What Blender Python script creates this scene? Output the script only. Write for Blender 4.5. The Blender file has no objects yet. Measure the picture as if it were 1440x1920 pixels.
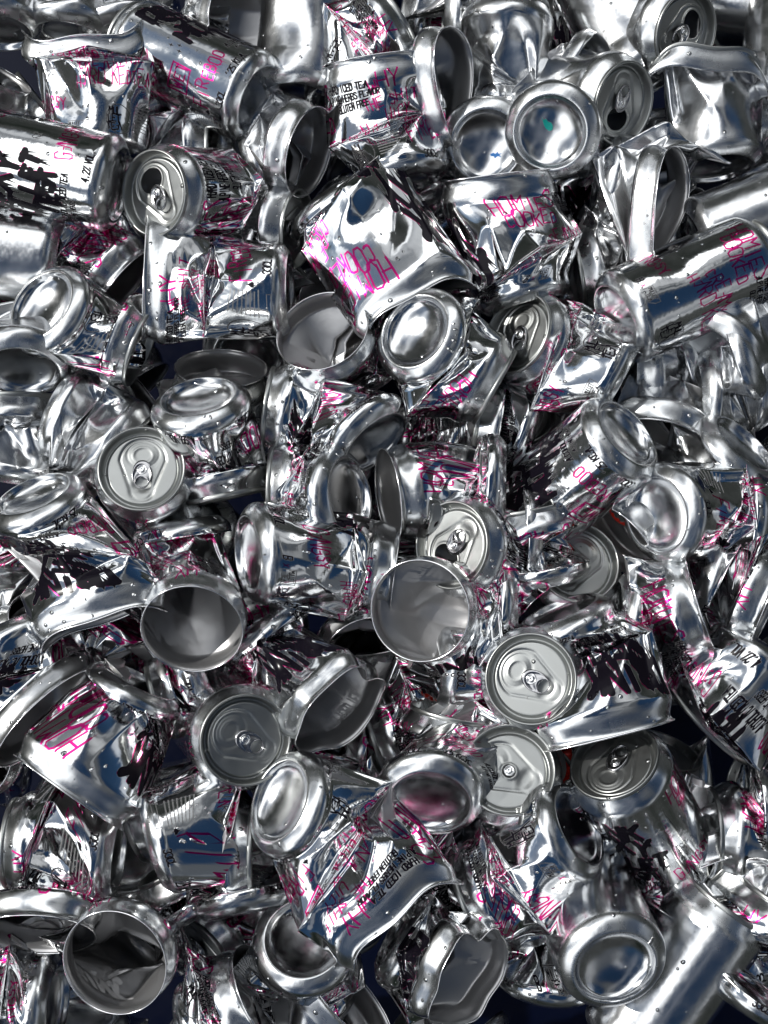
import bpy, math, random, time
import numpy as np
from mathutils import Vector, Matrix

# ------------------------------------------------------------------ camera, light, exposure
SC = bpy.context.scene
COL = SC.collection
PX = 2.75            # photograph pixels per millimetre in the plane z = 0
CAM_H = 900.0        # camera height above that plane, mm
cam_d = bpy.data.cameras.new('camera'); cam = bpy.data.objects.new('camera', cam_d); COL.objects.link(cam)
cam.location = (0, 0, CAM_H*0.001)
cam_d.sensor_fit = 'VERTICAL'; cam_d.sensor_height = 24.0
cam_d.lens = 24.0*CAM_H/(1920/PX)
cam_d.clip_start = 0.02; cam_d.clip_end = 50
SC.camera = cam
SC.view_settings.view_transform = 'Standard'; SC.view_settings.look = 'None'
SC.view_settings.gamma = 1.0; SC.view_settings.use_curve_mapping = False
SC.view_settings.exposure = 0.25
SC.cycles.max_bounces = 9; SC.cycles.glossy_bounces = 7; SC.cycles.diffuse_bounces = 3
SC.cycles.sample_clamp_indirect = 6.0
SC.cycles.use_denoising = True

SUN_EL, SUN_AZ = math.radians(36), math.radians(158)     # azimuth: angle in the picture plane, 90 = up
sd = Vector((math.cos(SUN_EL)*math.cos(SUN_AZ), math.cos(SUN_EL)*math.sin(SUN_AZ), math.sin(SUN_EL)))
sun_d = bpy.data.lights.new('sun', 'SUN'); sun = bpy.data.objects.new('sun', sun_d); COL.objects.link(sun)
sun_d.energy = 3.2; sun_d.angle = math.radians(0.6); sun_d.color = (1.0, 0.97, 0.92)
sun.rotation_euler = sd.to_track_quat('Z', 'Y').to_euler()

W = bpy.data.worlds.new('World'); SC.world = W; W.use_nodes = True
wt = W.node_tree; wt.nodes.clear()
def N(t, typ, **k):
    n = t.nodes.new(typ)
    for a, b in k.items():
        if a == 'ins':
            for kk, vv in b.items(): n.inputs[kk].default_value = vv
        else: setattr(n, a, b)
    return n
def L(t, a, b): t.links.new(a, b)
def M(t, op, a, b=None, c=None, clamp=False):
    n = t.nodes.new('ShaderNodeMath'); n.operation = op; n.use_clamp = clamp
    for i, x in enumerate((a, b, c)):
        if x is None: continue
        if isinstance(x, (int, float)): n.inputs[i].default_value = x
        else: t.links.new(x, n.inputs[i])
    return n.outputs[0]
def ramp(t, fac, pts, interp='LINEAR'):
    n = t.nodes.new('ShaderNodeValToRGB'); n.color_ramp.interpolation = interp
    e = n.color_ramp.elements
    while len(e) < len(pts): e.new(0.5)
    for i, (p, c) in enumerate(pts):
        e[i].position = p; e[i].color = (c, c, c, 1) if isinstance(c, (int, float)) else (*c, 1)
    t.links.new(fac, n.inputs[0]); return n.outputs[0]
sky = N(wt, 'ShaderNodeTexSky', sky_type='NISHITA', sun_disc=False, sun_elevation=SUN_EL,
        sun_rotation=math.pi/2-SUN_AZ, altitude=300, air_density=1.0, dust_density=0.4, ozone_density=3.0)
tc = N(wt, 'ShaderNodeTexCoord')
sep = N(wt, 'ShaderNodeSeparateXYZ'); L(wt, tc.outputs['Generated'], sep.inputs[0])
# ragged cloud banks: a domain-warped band crossing the sky plus smaller scattered clouds
wn = N(wt, 'ShaderNodeTexNoise', ins={'Scale': 1.5, 'Detail': 3.0, 'Roughness': 0.42})
L(wt, tc.outputs['Generated'], wn.inputs['Vector'])
warp = M(wt, 'MULTIPLY', M(wt, 'SUBTRACT', wn.outputs['Fac'], 0.5), 0.9)
yy = M(wt, 'ADD', M(wt, 'ADD', M(wt, 'MULTIPLY', sep.outputs['X'], -0.80), M(wt, 'MULTIPLY', sep.outputs['Y'], 0.42)), M(wt, 'MULTIPLY', warp, 0.55))
band = ramp(wt, M(wt, 'ADD', M(wt, 'MULTIPLY', yy, 0.5), 0.5),
            [(0.0, 0), (0.10, 0.0), (0.115, 0.16), (0.15, 0.10), (0.165, 0.0), (0.36, 0.0), (0.37, 0.10), (0.40, 0.08), (0.41, 0.0), (0.565, 0.0), (0.58, 1.0), (0.735, 1.0), (0.75, 0.10), (0.83, 0.04), (0.84, 0.6), (0.86, 0.3), (0.88, 0.0)])
cn = N(wt, 'ShaderNodeTexNoise', ins={'Scale': 1.9, 'Detail': 3.0, 'Roughness': 0.45, 'Distortion': 0.3})
L(wt, tc.outputs['Generated'], cn.inputs['Vector'])
small = ramp(wt, cn.outputs['Fac'], [(0.60, 0), (0.63, 0.5), (0.8, 1.0)])
brk = ramp(wt, cn.outputs['Fac'], [(0.40, 0.06), (0.43, 1.0)])
cl = M(wt, 'MAXIMUM', M(wt, 'MULTIPLY', band, brk), M(wt, 'MULTIPLY', small, 0.35))
# distance to the horizon: dark rooftops and trees below about 20 degrees
hn = N(wt, 'ShaderNodeTexNoise', ins={'Scale': 2.4, 'Detail': 2.0, 'Roughness': 0.45})
L(wt, tc.outputs['Generated'], hn.inputs['Vector'])
hz = M(wt, 'ADD', sep.outputs['Z'], M(wt, 'MULTIPLY', M(wt, 'SUBTRACT', hn.outputs['Fac'], 0.5), 0.35))
above = ramp(wt, hz, [(0.33, 0.0), (0.36, 1.0)])
cm = N(wt, 'ShaderNodeMix', data_type='RGBA')
L(wt, cl, cm.inputs['Factor'])
skyd = N(wt, 'ShaderNodeMix', data_type='RGBA', blend_type='MULTIPLY', ins={'Factor': 1.0})
L(wt, sky.outputs[0], skyd.inputs['A']); veil = N(wt, 'ShaderNodeTexNoise', ins={'Scale': 1.0, 'Detail': 1.0}); L(wt, tc.outputs['Generated'], veil.inputs['Vector'])
vm = N(wt, 'ShaderNodeMix', data_type='RGBA'); L(wt, ramp(wt, veil.outputs['Fac'], [(0.50, 0.0), (0.56, 0.75)]), vm.inputs['Factor']); vm.inputs['B'].default_value = (1.0, 1.04, 1.05, 1)
skyd.inputs['B'].default_value = (0.20, 0.275, 0.31, 1)
L(wt, skyd.outputs['Result'], vm.inputs['A']); L(wt, vm.outputs['Result'], cm.inputs['A']); cm.inputs['B'].default_value = (18, 18.3, 18.6, 1)
hm = N(wt, 'ShaderNodeMix', data_type='RGBA')
L(wt, above, hm.inputs['Factor'])
hcol = N(wt, 'ShaderNodeMix', data_type='RGBA'); L(wt, ramp(wt, hn.outputs['Fac'], [(0.36, 0), (0.64, 1)]), hcol.inputs['Factor'])
hcol.inputs['A'].default_value = (0.12, 0.16, 0.13, 1); hcol.inputs['B'].default_value = (0.62, 0.65, 0.65, 1)
L(wt, hcol.outputs['Result'], hm.inputs['A']); L(wt, cm.outputs['Result'], hm.inputs['B'])
bg = N(wt, 'ShaderNodeBackground', ins={'Strength': 0.10}); L(wt, hm.outputs['Result'], bg.inputs['Color'])
wo = N(wt, 'ShaderNodeOutputWorld'); L(wt, bg.outputs[0], wo.inputs['Surface'])

RNG = np.random.default_rng(7)

# ------------------------------------------------------------------ the printed artwork, drawn stroke by stroke
# glyphs on a 4 wide x 6 high grid; strokes separated by spaces, points are two digits
GL = {
'A':'00204660 1333','B':'000636454433031333 33424130 0030','C':'463616050111 0110304041','D':'0006264543412000',
'E':'46060040 0333','F':'460600 0333','G':'46160501103041432 3','H':'0006 4640 0343','I':'2026','K':'0006 4603 1440',
'L':'060040','M':'0006234640','N':'00064046','O':'011030414536160501','P':'000636454433 3303',
'R':'0006364544330333 2340','S':'4536160504134241301001','T':'0646 2620','U':'06011030414 6','V':'062046',
'W':'0610234046'[:0]+'0610243046','X':'0046 0640','Y':'0623 4623 2320','0':'011030414536160501',
'1':'1526 20','2':'0516364543004 0','3':'0516364544330 33342413010 01','4':'3036024 2','5':'4606033342413000',
'7':'064610','%':'0046 0516 3041','.':'2021','/':'0046','@':'3323133 1314142443','"':'1615 3635','-':'1333','x':'0044 0440',',':'2010'}
def glyph(ch):
    s = GL.get(ch.upper() if ch not in ('x',) else ch)
    if not s: return []
    out = []
    for st in s.split():
        if len(st) < 4: continue
        st = st[:len(st)//2*2]
        out.append([(int(st[i]), int(st[i+1])) for i in range(0, len(st), 2)])
    return out
GL['B'] = '0006364544330333 33424130 3000'; GL['C'] = '4536160501103041'; GL['D'] = '000626454120' + '00'
GL['G'] = '453616050110304143 4323'; GL['S'] = '453616051333414130'[:0] + '4536160514334241301001'
GL['U'] = '060110304146'; GL['2'] = '05163645440040'; GL['3'] = '051636454433 334241301001'; GL['4'] = '30360242'
GL['5'] = '4606033342413000'; GL['R'] = '0006364544330 3'.replace(' ', '') + ' 2340'
GL['@'] = '33231332 ' + '4536160501103040'; GL['Z'] = '06460040'
IW, IH = 1792, 1000     # 207 x 116 mm
CX = IW/207.35; CY = IH/116.0
ink_b = np.zeros((IH, IW), np.float32); ink_p = np.zeros((IH, IW), np.float32)
def seg(img, p, q, w0, w1=None, amp=1.0, soft=0.7):
    w1 = w0 if w1 is None else w1
    m = max(w0, w1)+2
    x0 = int(math.floor(min(p[0], q[0])-m)); x1 = int(math.ceil(max(p[0], q[0])+m))
    y0 = max(0, int(min(p[1], q[1])-m)); y1 = min(IH, int(max(p[1], q[1])+m)+1)
    if y1 <= y0: return
    xs = np.arange(x0, x1+1); X, Y = np.meshgrid(xs, np.arange(y0, y1))
    dx, dy = q[0]-p[0], q[1]-p[1]; l2 = dx*dx+dy*dy+1e-9
    t = np.clip(((X-p[0])*dx+(Y-p[1])*dy)/l2, 0, 1)
    d = np.hypot(X-p[0]-t*dx, Y-p[1]-t*dy)
    v = np.clip((w0+(w1-w0)*t-d)/soft+0.5, 0, 1)*amp
    xi = np.mod(xs, IW)
    img[y0:y1, xi] = np.maximum(img[y0:y1, xi], v)
def text(img, s, u, v, size, w, rot=0, jit=0, sx=0.62, slant=0.0, spikes=0, off=(0, 0), seed=1, amp=1.0, gap=1.5):
    """u in 0..1, v in mm from the can's bottom, size = cap height in mm"""
    if img is ink_p: w = w*.82
    r = random.Random(seed); r2 = random.Random(seed+500); c, sn = math.cos(math.radians(rot)), math.sin(math.radians(rot))
    k = size/6.0; x = 0.0
    for ch in s:
        if ch == ' ': x += 4*k*sx; continue
        g = glyph(ch); jy = r.uniform(-jit, jit)*size*0.6; js = 1+r.uniform(-jit, jit)
        for st in g:
            pts = []
            for a, b in st:
                lx = x+a*k*sx*js+slant*b*k+r.uniform(-jit, jit)*k; ly = b*k*js+jy+r.uniform(-jit, jit)*k
                pts.append(((u*207.35+lx*c-ly*sn+off[0])*CX, (v+lx*sn+ly*c+off[1])*CY))
            for i in range(len(pts)-1):
                ww = w*CX*(1+r.uniform(-jit, jit)*0.6)
                seg(img, pts[i], pts[i+1], ww, ww*(1-0.3*jit), amp)
                if spikes:
                    for _ in range(spikes):
                        f = r2.random(); a = pts[i][0]*(1-f)+pts[i+1][0]*f; b = pts[i][1]*(1-f)+pts[i+1][1]*f
                        ln = r2.uniform(1, 4.5)*CX*(0.5+w)
                        seg(img, (a, b), (a+r2.uniform(-0.2, 0.2)*ln, b-ln), w*CX*0.45, 0.2, amp)
        x += (4*sx*js+gap*sx)*k
def blob(img, u, v, r, kind='spade'):
    cx, cy = u*207.35*CX, v*CY; R = r*CX
    seg(img, (cx-R*.45, cy-R*.1), (cx-R*.1, cy+R*.5), R*.5, R*.3); seg(img, (cx+R*.45, cy-R*.1), (cx+R*.1, cy+R*.5), R*.5, R*.3)
    seg(img, (cx, cy), (cx, cy+R*1.5), R*.5, 0.3); seg(img, (cx, cy), (cx-R*.2, cy-R*1.2), R*.22, R*.1)
def doodle(u, v, r):
    cx, cy = u*207.35*CX, v*CY; R = r*CX; rr = random.Random(3)
    for a, b in (((-1, .4), (-.5, 1)), ((-.5, 1), (0, .4)), ((0, .4), (.6, 1)), ((.6, 1), (1, .3)), ((1, .3), (0, -1)), ((0, -1), (-1, .4))):
        seg(ink_b, (cx+a[0]*R, cy+a[1]*R), (cx+b[0]*R, cy+b[1]*R), 2.0)
    for i in range(7):
        x = cx+rr.uniform(-1.6, .4)*R; y = cy+rr.uniform(-.9, .5)*R; seg(ink_b, (x, y), (x+R*.5, y-R*.9), 1.8, .4)
def art():
    # big brushed lettering: black with a pink shadow and bristle streaks
    for i, (s, uu, vv, sz, ro) in enumerate((('DRINK', .01, 84, 14, -7), ('SEXY', .03, 66, 16, -7), ('MULLET', .0, 51, 13.5, -7), ('TEA', .08, 35, 13, -7))):
        text(ink_p, s, uu, vv, sz, 1.1, ro, 0.28, sx=.85, spikes=1, seed=11+i, off=(1.3, .9), gap=1.5)
        text(ink_b, s, uu, vv, sz, 2.1, ro, 0.28, sx=.85, spikes=7, seed=11+i, gap=1.5)
    for (uu, vv, r) in ((.03, 99, 2.2), (.055, 97, 2.8), (.085, 95, 1.8), (.012, 95, 1.5)): blob(ink_b, uu, vv, r)
    text(ink_b, 'ALCOHOLIC ICED TEA', .045, 25, 4.4, .5, 0, sx=.55, slant=.12, gap=1.6)
    text(ink_b, 'ALPINE HERBS', .06, 19, 3.4, .38, 0, sx=.55, slant=.12, gap=1.6)
    text(ink_b, '4.2% VOL.', .225, 10.5, 5.0, .55, 0, sx=.55, slant=.12)
    text(ink_p, 'GANGSY', .285, 24, 9.5, .62, 8, .35, sx=.62, spikes=1, seed=5)
    doodle(.345, 52, 2.8)
    # maker's mark and the small outlined letter block
    text(ink_b, 'B', .415, 12, 5.0, .5, 0, .1, sx=.7, seed=4); text(ink_p, 'x', .44, 12, 4.5, .32, 0, .1, seed=4)
    text(ink_b, 'MULLET', .46, 15.2, 2.6, .28, 0, .1, sx=.62, seed=8, gap=1); text(ink_b, 'TEA', .473, 11.5, 2.8, .28, 0, .1, sx=.7, seed=9, gap=1)
    for a, b in (((94.5, 11), (94.5, 18.8)), ((94.5, 18.8), (106, 18.8)), ((106, 18.8), (106, 15)), ((106, 15), (104, 11)), ((104, 11), (97, 11))):
        seg(ink_b, (a[0]*CX, a[1]*CY), (b[0]*CX, b[1]*CY), 1.5)
    text(ink_p, 'HOMIES', .375, 90, 10.5, .75, -4, .3, sx=.66, spikes=1, seed=21)
    text(ink_p, 'COOKED', .395, 78, 10, .75, -4, .25, sx=.66, spikes=0, seed=22)
    text(ink_b, 'HARD ICED TEA', .585, 95.5, 4.5, .55, 0, sx=.56, slant=.12)
    text(ink_b, 'ALPINE HERBS FLAVOR', .565, 89.5, 4.2, .5, 0, sx=.56, slant=.12)
    text(ink_b, 'GLUTEN FREE', .605, 83.5, 4.2, .5, 0, sx=.56, slant=.12)
    text(ink_p, 'CREAMY/NAL', .49, 57, 9.5, .6, 3, .3, sx=.6, spikes=1, seed=31)
    text(ink_p, 'HARD KEDTEA', .48, 44, 9.5, .6, 3, .32, sx=.6, spikes=1, seed=32)
    # round lettering MULLET TEA above the bottom edge
    for i, (s, vv, sz, sx_) in enumerate((('MUL', 24, 4.6, .8), ('LET', 19, 4.6, .8), ('TEA', 13.5, 5, .8))):
        text(ink_b, s, .60-.004*i, vv, sz, .55, 0, .12, sx=sx_, seed=40+i, gap=1)
    n = 28
    for i in range(n):
        a0, a1 = i/n*6.283, (i+1)/n*6.283
        seg(ink_b, ((.635*207.35+9.5*math.cos(a0))*CX, (21+9.8*math.sin(a0))*CY), ((.635*207.35+9.5*math.cos(a1))*CX, (21+9.8*math.sin(a1))*CY), 3.0, 1.6)
    r = random.Random(2)
    for line in range(8):         # the block of very small print
        x = .70*207.35; 
        while x < .70*207.35+17:
            wd = r.uniform(.5, 2.2); seg(ink_b, (x*CX, (31-line*2.1)*CY), ((x+wd)*CX, (31-line*2.1)*CY), 3.0, 2.6, .8); x += wd+r.uniform(.7, .9)
    for a, b in (((145, 9), (162, 9)), ((145, 12), (162, 12)), ((145, 9), (145, 12)), ((162, 9), (162, 12))):
        seg(ink_b, (a[0]*CX, a[1]*CY), (b[0]*CX, b[1]*CY), 1.4)
    text(ink_b, 'DRINK SEXY', .69, 47, 6.2, .34, 0, sx=.7, slant=.22)
    text(ink_p, 'WHY', .73, 90, 10, .7, 5, .3, sx=.66, seed=51, spikes=1)
    text(ink_p, 'THE SHIT', .70, 78, 10, .65, 5, .3, sx=.6, seed=52, spikes=1)
    text(ink_p, 'JUICY', .735, 66, 9, .65, 5, .3, sx=.62, seed=53)
    text(ink_p, 'XX', .765, 57, 7, .6, 0, .3, sx=.62, seed=54)
    text(ink_p, 'WET', .845, 43, 10, .75, 0, .2, sx=.66, seed=61)
    for a, b in (((.835, 39), (.915, 40)), ((.915, 40), (.92, 55)), ((.92, 55), (.838, 56)), ((.838, 56), (.835, 39))):
        seg(ink_p, (a[0]*207.35*CX, a[1]*CY), (b[0]*207.35*CX, b[1]*CY), 6, 4.5)
    text(ink_p, '"', .82, 54, 5, .4, seed=3); text(ink_p, '"', .93, 38, 5, .4, seed=3)
    text(ink_p, 'FIREBOO', .82, 21, 11, .7, 3, .25, sx=.66, seed=71, spikes=1)
    blob(ink_b, .805, 20, 2.2)
    text(ink_b, '33CL', .845, 9, 5.0, .55, 0, sx=.62, slant=.12)
    text(ink_b, '125 KCAL', .95, 9.5, 5.0, .55, 0, sx=.6, slant=.12)
    for (a, b) in ((.965, 62), (.975, 56), (.957, 54)):
        for dx, dy in ((1.8, 0), (-1.8, 0), (0, 2.6), (0, -2.6)): seg(ink_b, (a*207.35*CX, b*CY), ((a*207.35+dx)*CX, (b+dy)*CY), 5, .4)
art()
buf = np.zeros((IH, IW, 4), np.float32); buf[..., 0] = ink_p; buf[..., 1] = ink_b; buf[..., 3] = 1
img_art = bpy.data.images.new('can_artwork', IW, IH, float_buffer=False); img_art.colorspace_settings.name = 'Non-Color'
img_art.pixels.foreach_set(buf.ravel()); img_art.update(); img_art.pack()

# ------------------------------------------------------------------ materials
def newmat(name):
    m = bpy.data.materials.new(name); m.use_nodes = True; t = m.node_tree; t.nodes.clear()
    o = N(t, 'ShaderNodeOutputMaterial'); b = N(t, 'ShaderNodeBsdfPrincipled'); L(t, b.outputs[0], o.inputs['Surface'])
    return m, t, b, o
def mixc(t, f, a, b, bt='MIX'):
    n = N(t, 'ShaderNodeMix', data_type='RGBA', blend_type=bt)
    for k, x in (('Factor', f), ('A', a), ('B', b)):
        if isinstance(x, (int, float)): n.inputs[k].default_value = x
        elif isinstance(x, tuple): n.inputs[k].default_value = (*x, 1)
        else: t.links.new(x, n.inputs[k])
    return n.outputs['Result']
def wall_mat(name, printed):
    m, t, b, o = newmat(name)
    uv = N(t, 'ShaderNodeUVMap', uv_map='UVMap'); s = N(t, 'ShaderNodeSeparateXYZ'); L(t, uv.outputs[0], s.inputs[0])
    geo = N(t, 'ShaderNodeNewGeometry'); oi = N(t, 'ShaderNodeObjectInfo')
    # satin at the neck and near the bottom, mirror bright between
    edge = M(t, 'ABSOLUTE', M(t, 'SUBTRACT', s.outputs[1], 0.475))
    satin = ramp(t, edge, [(0.395, 0.0), (0.405, 1.0)])
    sc = N(t, 'ShaderNodeVectorMath', operation='MULTIPLY'); L(t, uv.outputs[0], sc.inputs[0]); sc.inputs[1].default_value = (0.207, 0.116, 1)
    n1 = N(t, 'ShaderNodeTexNoise', ins={'Scale': 60.0, 'Detail': 5.0, 'Roughness': 0.6})
    mp = N(t, 'ShaderNodeVectorMath', operation='ADD'); L(t, sc.outputs[0], mp.inputs[0])
    rv = N(t, 'ShaderNodeCombineXYZ'); L(t, M(t, 'MULTIPLY', oi.outputs['Random'], 7.0), rv.inputs[2]); L(t, rv.outputs[0], mp.inputs[1])
    L(t, mp.outputs[0], n1.inputs['Vector'])
    r0 = (0.06, 0.14) if printed else (0.17, 0.28)
    rough = M(t, 'ADD', M(t, 'MULTIPLY', ramp(t, n1.outputs['Fac'], [(0.35, 0), (0.7, 1)]), r0[1]-r0[0]), r0[0])
    rough = M(t, 'ADD', M(t, 'MULTIPLY', satin, 0.14 if printed else 0.06), rough)
    col = mixc(t, satin, (0.77, 0.78, 0.785) if printed else (0.66, 0.67, 0.68), (0.62, 0.635, 0.645))
    if printed:
        im = N(t, 'ShaderNodeTexImage', image=img_art, interpolation='Linear'); L(t, uv.outputs[0], im.inputs[0])
        ss = N(t, 'ShaderNodeSeparateColor'); L(t, im.outputs[0], ss.inputs[0])
        col = mixc(t, ss.outputs[0], col, (0.66, 0.016, 0.23)); col = mixc(t, ss.outputs[1], col, (0.005, 0.004, 0.007))
        met = M(t, 'SUBTRACT', 1.0, ss.outputs[1])
        rough = M(t, 'ADD', rough, M(t, 'MULTIPLY', M(t, 'MAXIMUM', ss.outputs[0], ss.outputs[1]), 0.12))
    else: met = 1.0
    # inside of the wall: dull lacquered grey
    inn = geo.outputs['Backfacing']
    L(t, M(t, 'MINIMUM', met, M(t, 'SUBTRACT', 1.0, M(t, 'MULTIPLY', inn, 0.2))), b.inputs['Metallic'])
    col = mixc(t, inn, col, (0.40, 0.40, 0.405)); L(t, col, b.inputs['Base Color'])
    rf = N(t, 'ShaderNodeMix', data_type='FLOAT'); L(t, inn, rf.inputs['Factor']); L(t, rough, rf.inputs['A']); rf.inputs['B'].default_value = 0.33
    L(t, rf.outputs['Result'], b.inputs['Roughness'])
    L(t, M(t, 'SUBTRACT', 0.5, M(t, 'MULTIPLY', ss.outputs[1], 0.38)), b.inputs['Specular IOR Level']) if printed else None
    # bumps: faint dents, brushed lines round the can, and water drops here and there
    n2 = N(t, 'ShaderNodeTexNoise', ins={'Scale': 95.0, 'Detail': 2.0, 'Roughness': 0.5}); L(t, mp.outputs[0], n2.inputs['Vector'])
    bl = N(t, 'ShaderNodeTexNoise', ins={'Scale': 900.0, 'Detail': 2.0}); bs = N(t, 'ShaderNodeVectorMath', operation='MULTIPLY')
    L(t, mp.outputs[0], bs.inputs[0]); bs.inputs[1].default_value = (0.03, 1, 1); L(t, bs.outputs[0], bl.inputs['Vector'])
    vo = N(t, 'ShaderNodeTexVoronoi', ins={'Scale': 250.0, 'Randomness': 1.0}); L(t, mp.outputs[0], vo.inputs['Vector'])
    vs = N(t, 'ShaderNodeSeparateColor'); L(t, vo.outputs['Color'], vs.inputs[0])
    rad = M(t, 'MULTIPLY', ramp(t, vs.outputs[0], [(0.66 if printed else .88, 0.0), (0.70 if printed else .90, 0.08), (1.0, 0.40)]), ramp(t, n1.outputs['Fac'], [(0.40, 0.0), (0.50, 1.0)]))
    dr = M(t, 'SQRT', M(t, 'MAXIMUM', M(t, 'SUBTRACT', 1.0, M(t, 'POWER', M(t, 'DIVIDE', vo.outputs['Distance'], M(t, 'ADD', rad, 0.001)), 2.0)), 0.0))
    drop = M(t, 'MULTIPLY', M(t, 'MULTIPLY', M(t, 'MULTIPLY', dr, rad), 0.0045), M(t, 'SUBTRACT', 1.0, inn))
    h = M(t, 'ADD', M(t, 'MULTIPLY', n2.outputs['Fac'], 0.00025), M(t, 'ADD', M(t, 'MULTIPLY', bl.outputs['Fac'], 0.00001), drop))
    bp = N(t, 'ShaderNodeBump', ins={'Strength': 1.0, 'Distance': 1.0}); L(t, h, bp.inputs['Height']); L(t, bp.outputs[0], b.inputs['Normal'])
    return m
def end_mat(name, col, r0, r1, scale=70.0, drops=True, metal=1.0):
    m, t, b, o = newmat(name)
    tc = N(t, 'ShaderNodeTexCoord'); geo = N(t, 'ShaderNodeNewGeometry')
    n1 = N(t, 'ShaderNodeTexNoise', ins={'Scale': scale, 'Detail': 5.0, 'Roughness': 0.6}); L(t, tc.outputs['Object'], n1.inputs['Vector'])
    L(t, M(t, 'ADD', M(t, 'MULTIPLY', ramp(t, n1.outputs['Fac'], [(0.35, 0), (0.7, 1)]), r1-r0), r0), b.inputs['Roughness'])
    L(t, mixc(t, geo.outputs['Backfacing'], col, (0.36, 0.36, 0.37)), b.inputs['Base Color'])
    b.inputs['Metallic'].default_value = metal
    n2 = N(t, 'ShaderNodeTexNoise', ins={'Scale': 2200.0, 'Detail': 2.0}); L(t, tc.outputs['Object'], n2.inputs['Vector'])
    h = M(t, 'MULTIPLY', n2.outputs['Fac'], 0.00002)
    if drops:
        vo = N(t, 'ShaderNodeTexVoronoi', ins={'Scale': 230.0}); L(t, tc.outputs['Object'], vo.inputs['Vector'])
        vs = N(t, 'ShaderNodeSeparateColor'); L(t, vo.outputs['Color'], vs.inputs[0])
        rad = ramp(t, vs.outputs[0], [(0.90, 0.0), (0.93, 0.12), (1.0, 0.36)])
        dr = M(t, 'SQRT', M(t, 'MAXIMUM', M(t, 'SUBTRACT', 1.0, M(t, 'POWER', M(t, 'DIVIDE', vo.outputs['Distance'], M(t, 'ADD', rad, 0.001)), 2.0)), 0.0))
        h = M(t, 'ADD', h, M(t, 'MULTIPLY', M(t, 'MULTIPLY', dr, rad), 0.003))
    bp = N(t, 'ShaderNodeBump', ins={'Strength': 1.0, 'Distance': 1.0}); L(t, h, bp.inputs['Height']); L(t, bp.outputs[0], b.inputs['Normal'])
    return m
M_PRINT = wall_mat('printed_aluminium', True); M_PLAIN = wall_mat('bare_aluminium', False)
M_BASE = end_mat('drawn_aluminium', (0.61, 0.62, 0.63), 0.11, 0.26)
M_LID = end_mat('lid_aluminium', (0.32, 0.33, 0.325), 0.32, 0.42)
M_TAB = end_mat('tab_aluminium', (0.72, 0.725, 0.73), 0.16, 0.24, drops=False)
M_RIM = end_mat('rim_aluminium', (0.82, 0.82, 0.83), 0.12, 0.2, drops=False)
M_RED = end_mat('red_cap', (0.55, 0.02, 0.008), 0.25, 0.4, drops=False, metal=0.3)
M_CAPIN = end_mat('cap_liner', (0.42, 0.45, 0.44), 0.35, 0.5, drops=False, metal=0.0)
M_BLUE = end_mat('blue_plastic', (0.0006, 0.002, 0.011), 0.35, 0.5, drops=False, metal=0.0)
M_BLUE.node_tree.nodes['Principled BSDF'].inputs['Specular IOR Level'].default_value = 0.12
M_TEAL = end_mat('teal_paint', (0.0, 0.19, 0.17), 0.3, 0.4, drops=False, metal=0.0)
M_BPAINT = end_mat('blue_paint', (0.01, 0.12, 0.36), 0.3, 0.4, drops=False, metal=0.0)
# ------------------------------------------------------------------ the pile: one entry per can, ends given as (px, py, height mm, direction deg, tilt)
# px, py are positions read off the photograph; they are turned into real millimetres at that height
SLOPE = 65.0/960      # the heap leans back: the far cans lie lower, the near ones higher
def mm(px, py, z):
    z = z+SLOPE*(py-960)
    k = (CAM_H-z)/CAM_H/PX
    return np.array([(px-720)*k, (960-py)*k, z], float)
def nrm(ang, nz):
    nz = max(-0.999, min(0.999, nz)); c = math.sqrt(1-nz*nz); a = math.radians(ang)
    return np.array([c*math.cos(a), c*math.sin(a), nz])
SPEC = []
def can(kind, A, B, top, roll, label, pins=(), pokes=(), flat=None, sq=1.0, tear=0.0, saddle=0.0, rag=0.0, asq=1.0, wh=None, hd=None, notab=False):
    if wh is None and not pins and not pokes and B[4] >= .90: wh = 'B'
    if wh is None and not pins and not pokes and A[4] >= .90: wh = 'A'
    SPEC.append(dict(wh=wh, hd=hd, notab=notab, kind=kind, A=A, B=B, top=top, roll=roll, label=label, pins=list(pins), pokes=list(pokes), flat=flat, sq=sq, tear=tear, saddle=saddle, rag=rag, asq=asq))
# kind: P printed, S bare silver; top: m open mouth without a lid, l closed lid, o opened lid
can('P', (185,300,15,-90,0), (158,78,34,95,.1), 'm', .53, 'crushed can at top left, HOMIES COOKED under its wide saddle-shaped mouth', pins=[(-90,.75,63,112,40),(90,.75,292,120,38)], pokes=[(215,165,22,9)], flat=17, sq=.42, saddle=6)
can('P', (486,188,22,-23,.28), (222,72,-2,157,-.2), 'l', .96, 'nearly whole can lying at top left with black spades and DRINK, bottom end right', wh='A', pokes=[(300,150,50,12)])
can('P', (224,347,48,-12,.05), (-95,280,46,168,0), 'l', .27, 'intact round can cut by the left edge with small GANGSY and VOL print', pokes=[(200,262,56,14)], wh='A')
can('P', (425,372,12,-5,.15), (287,362,66,195,.83), 'o', .64, 'bent can whose opened lid with tab and dark hole faces up at upper left', pins=[(-90,.45,440,440,30),(90,.5,425,283,30)], hd=125)
can('S', (-5,62,0,-90,.15), (0,-230,0,90,0), 'l', .1, 'whole bare can standing on the top left corner, only its lower half in frame', wh='A')
can('S', (-70,320,-30,-110,0), (-18,135,-12,60,.35), 'm', .1, 'bare can at the left edge, its dark rim below the corner can')
can('S', (130,70,-12,-95,.1), (115,-120,-5,90,0), 'l', .3, 'dented bare can running out of the top edge, above the wide saddle-shaped mouth', pokes=[(100,10,8,12)], flat=24)
can('S', (235,70,-20,-80,.1), (230,-120,-10,95,0), 'm', .6, 'bare can at the top edge between a dented neighbour and an open can interior', pokes=[(220,10,0,14)])
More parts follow.
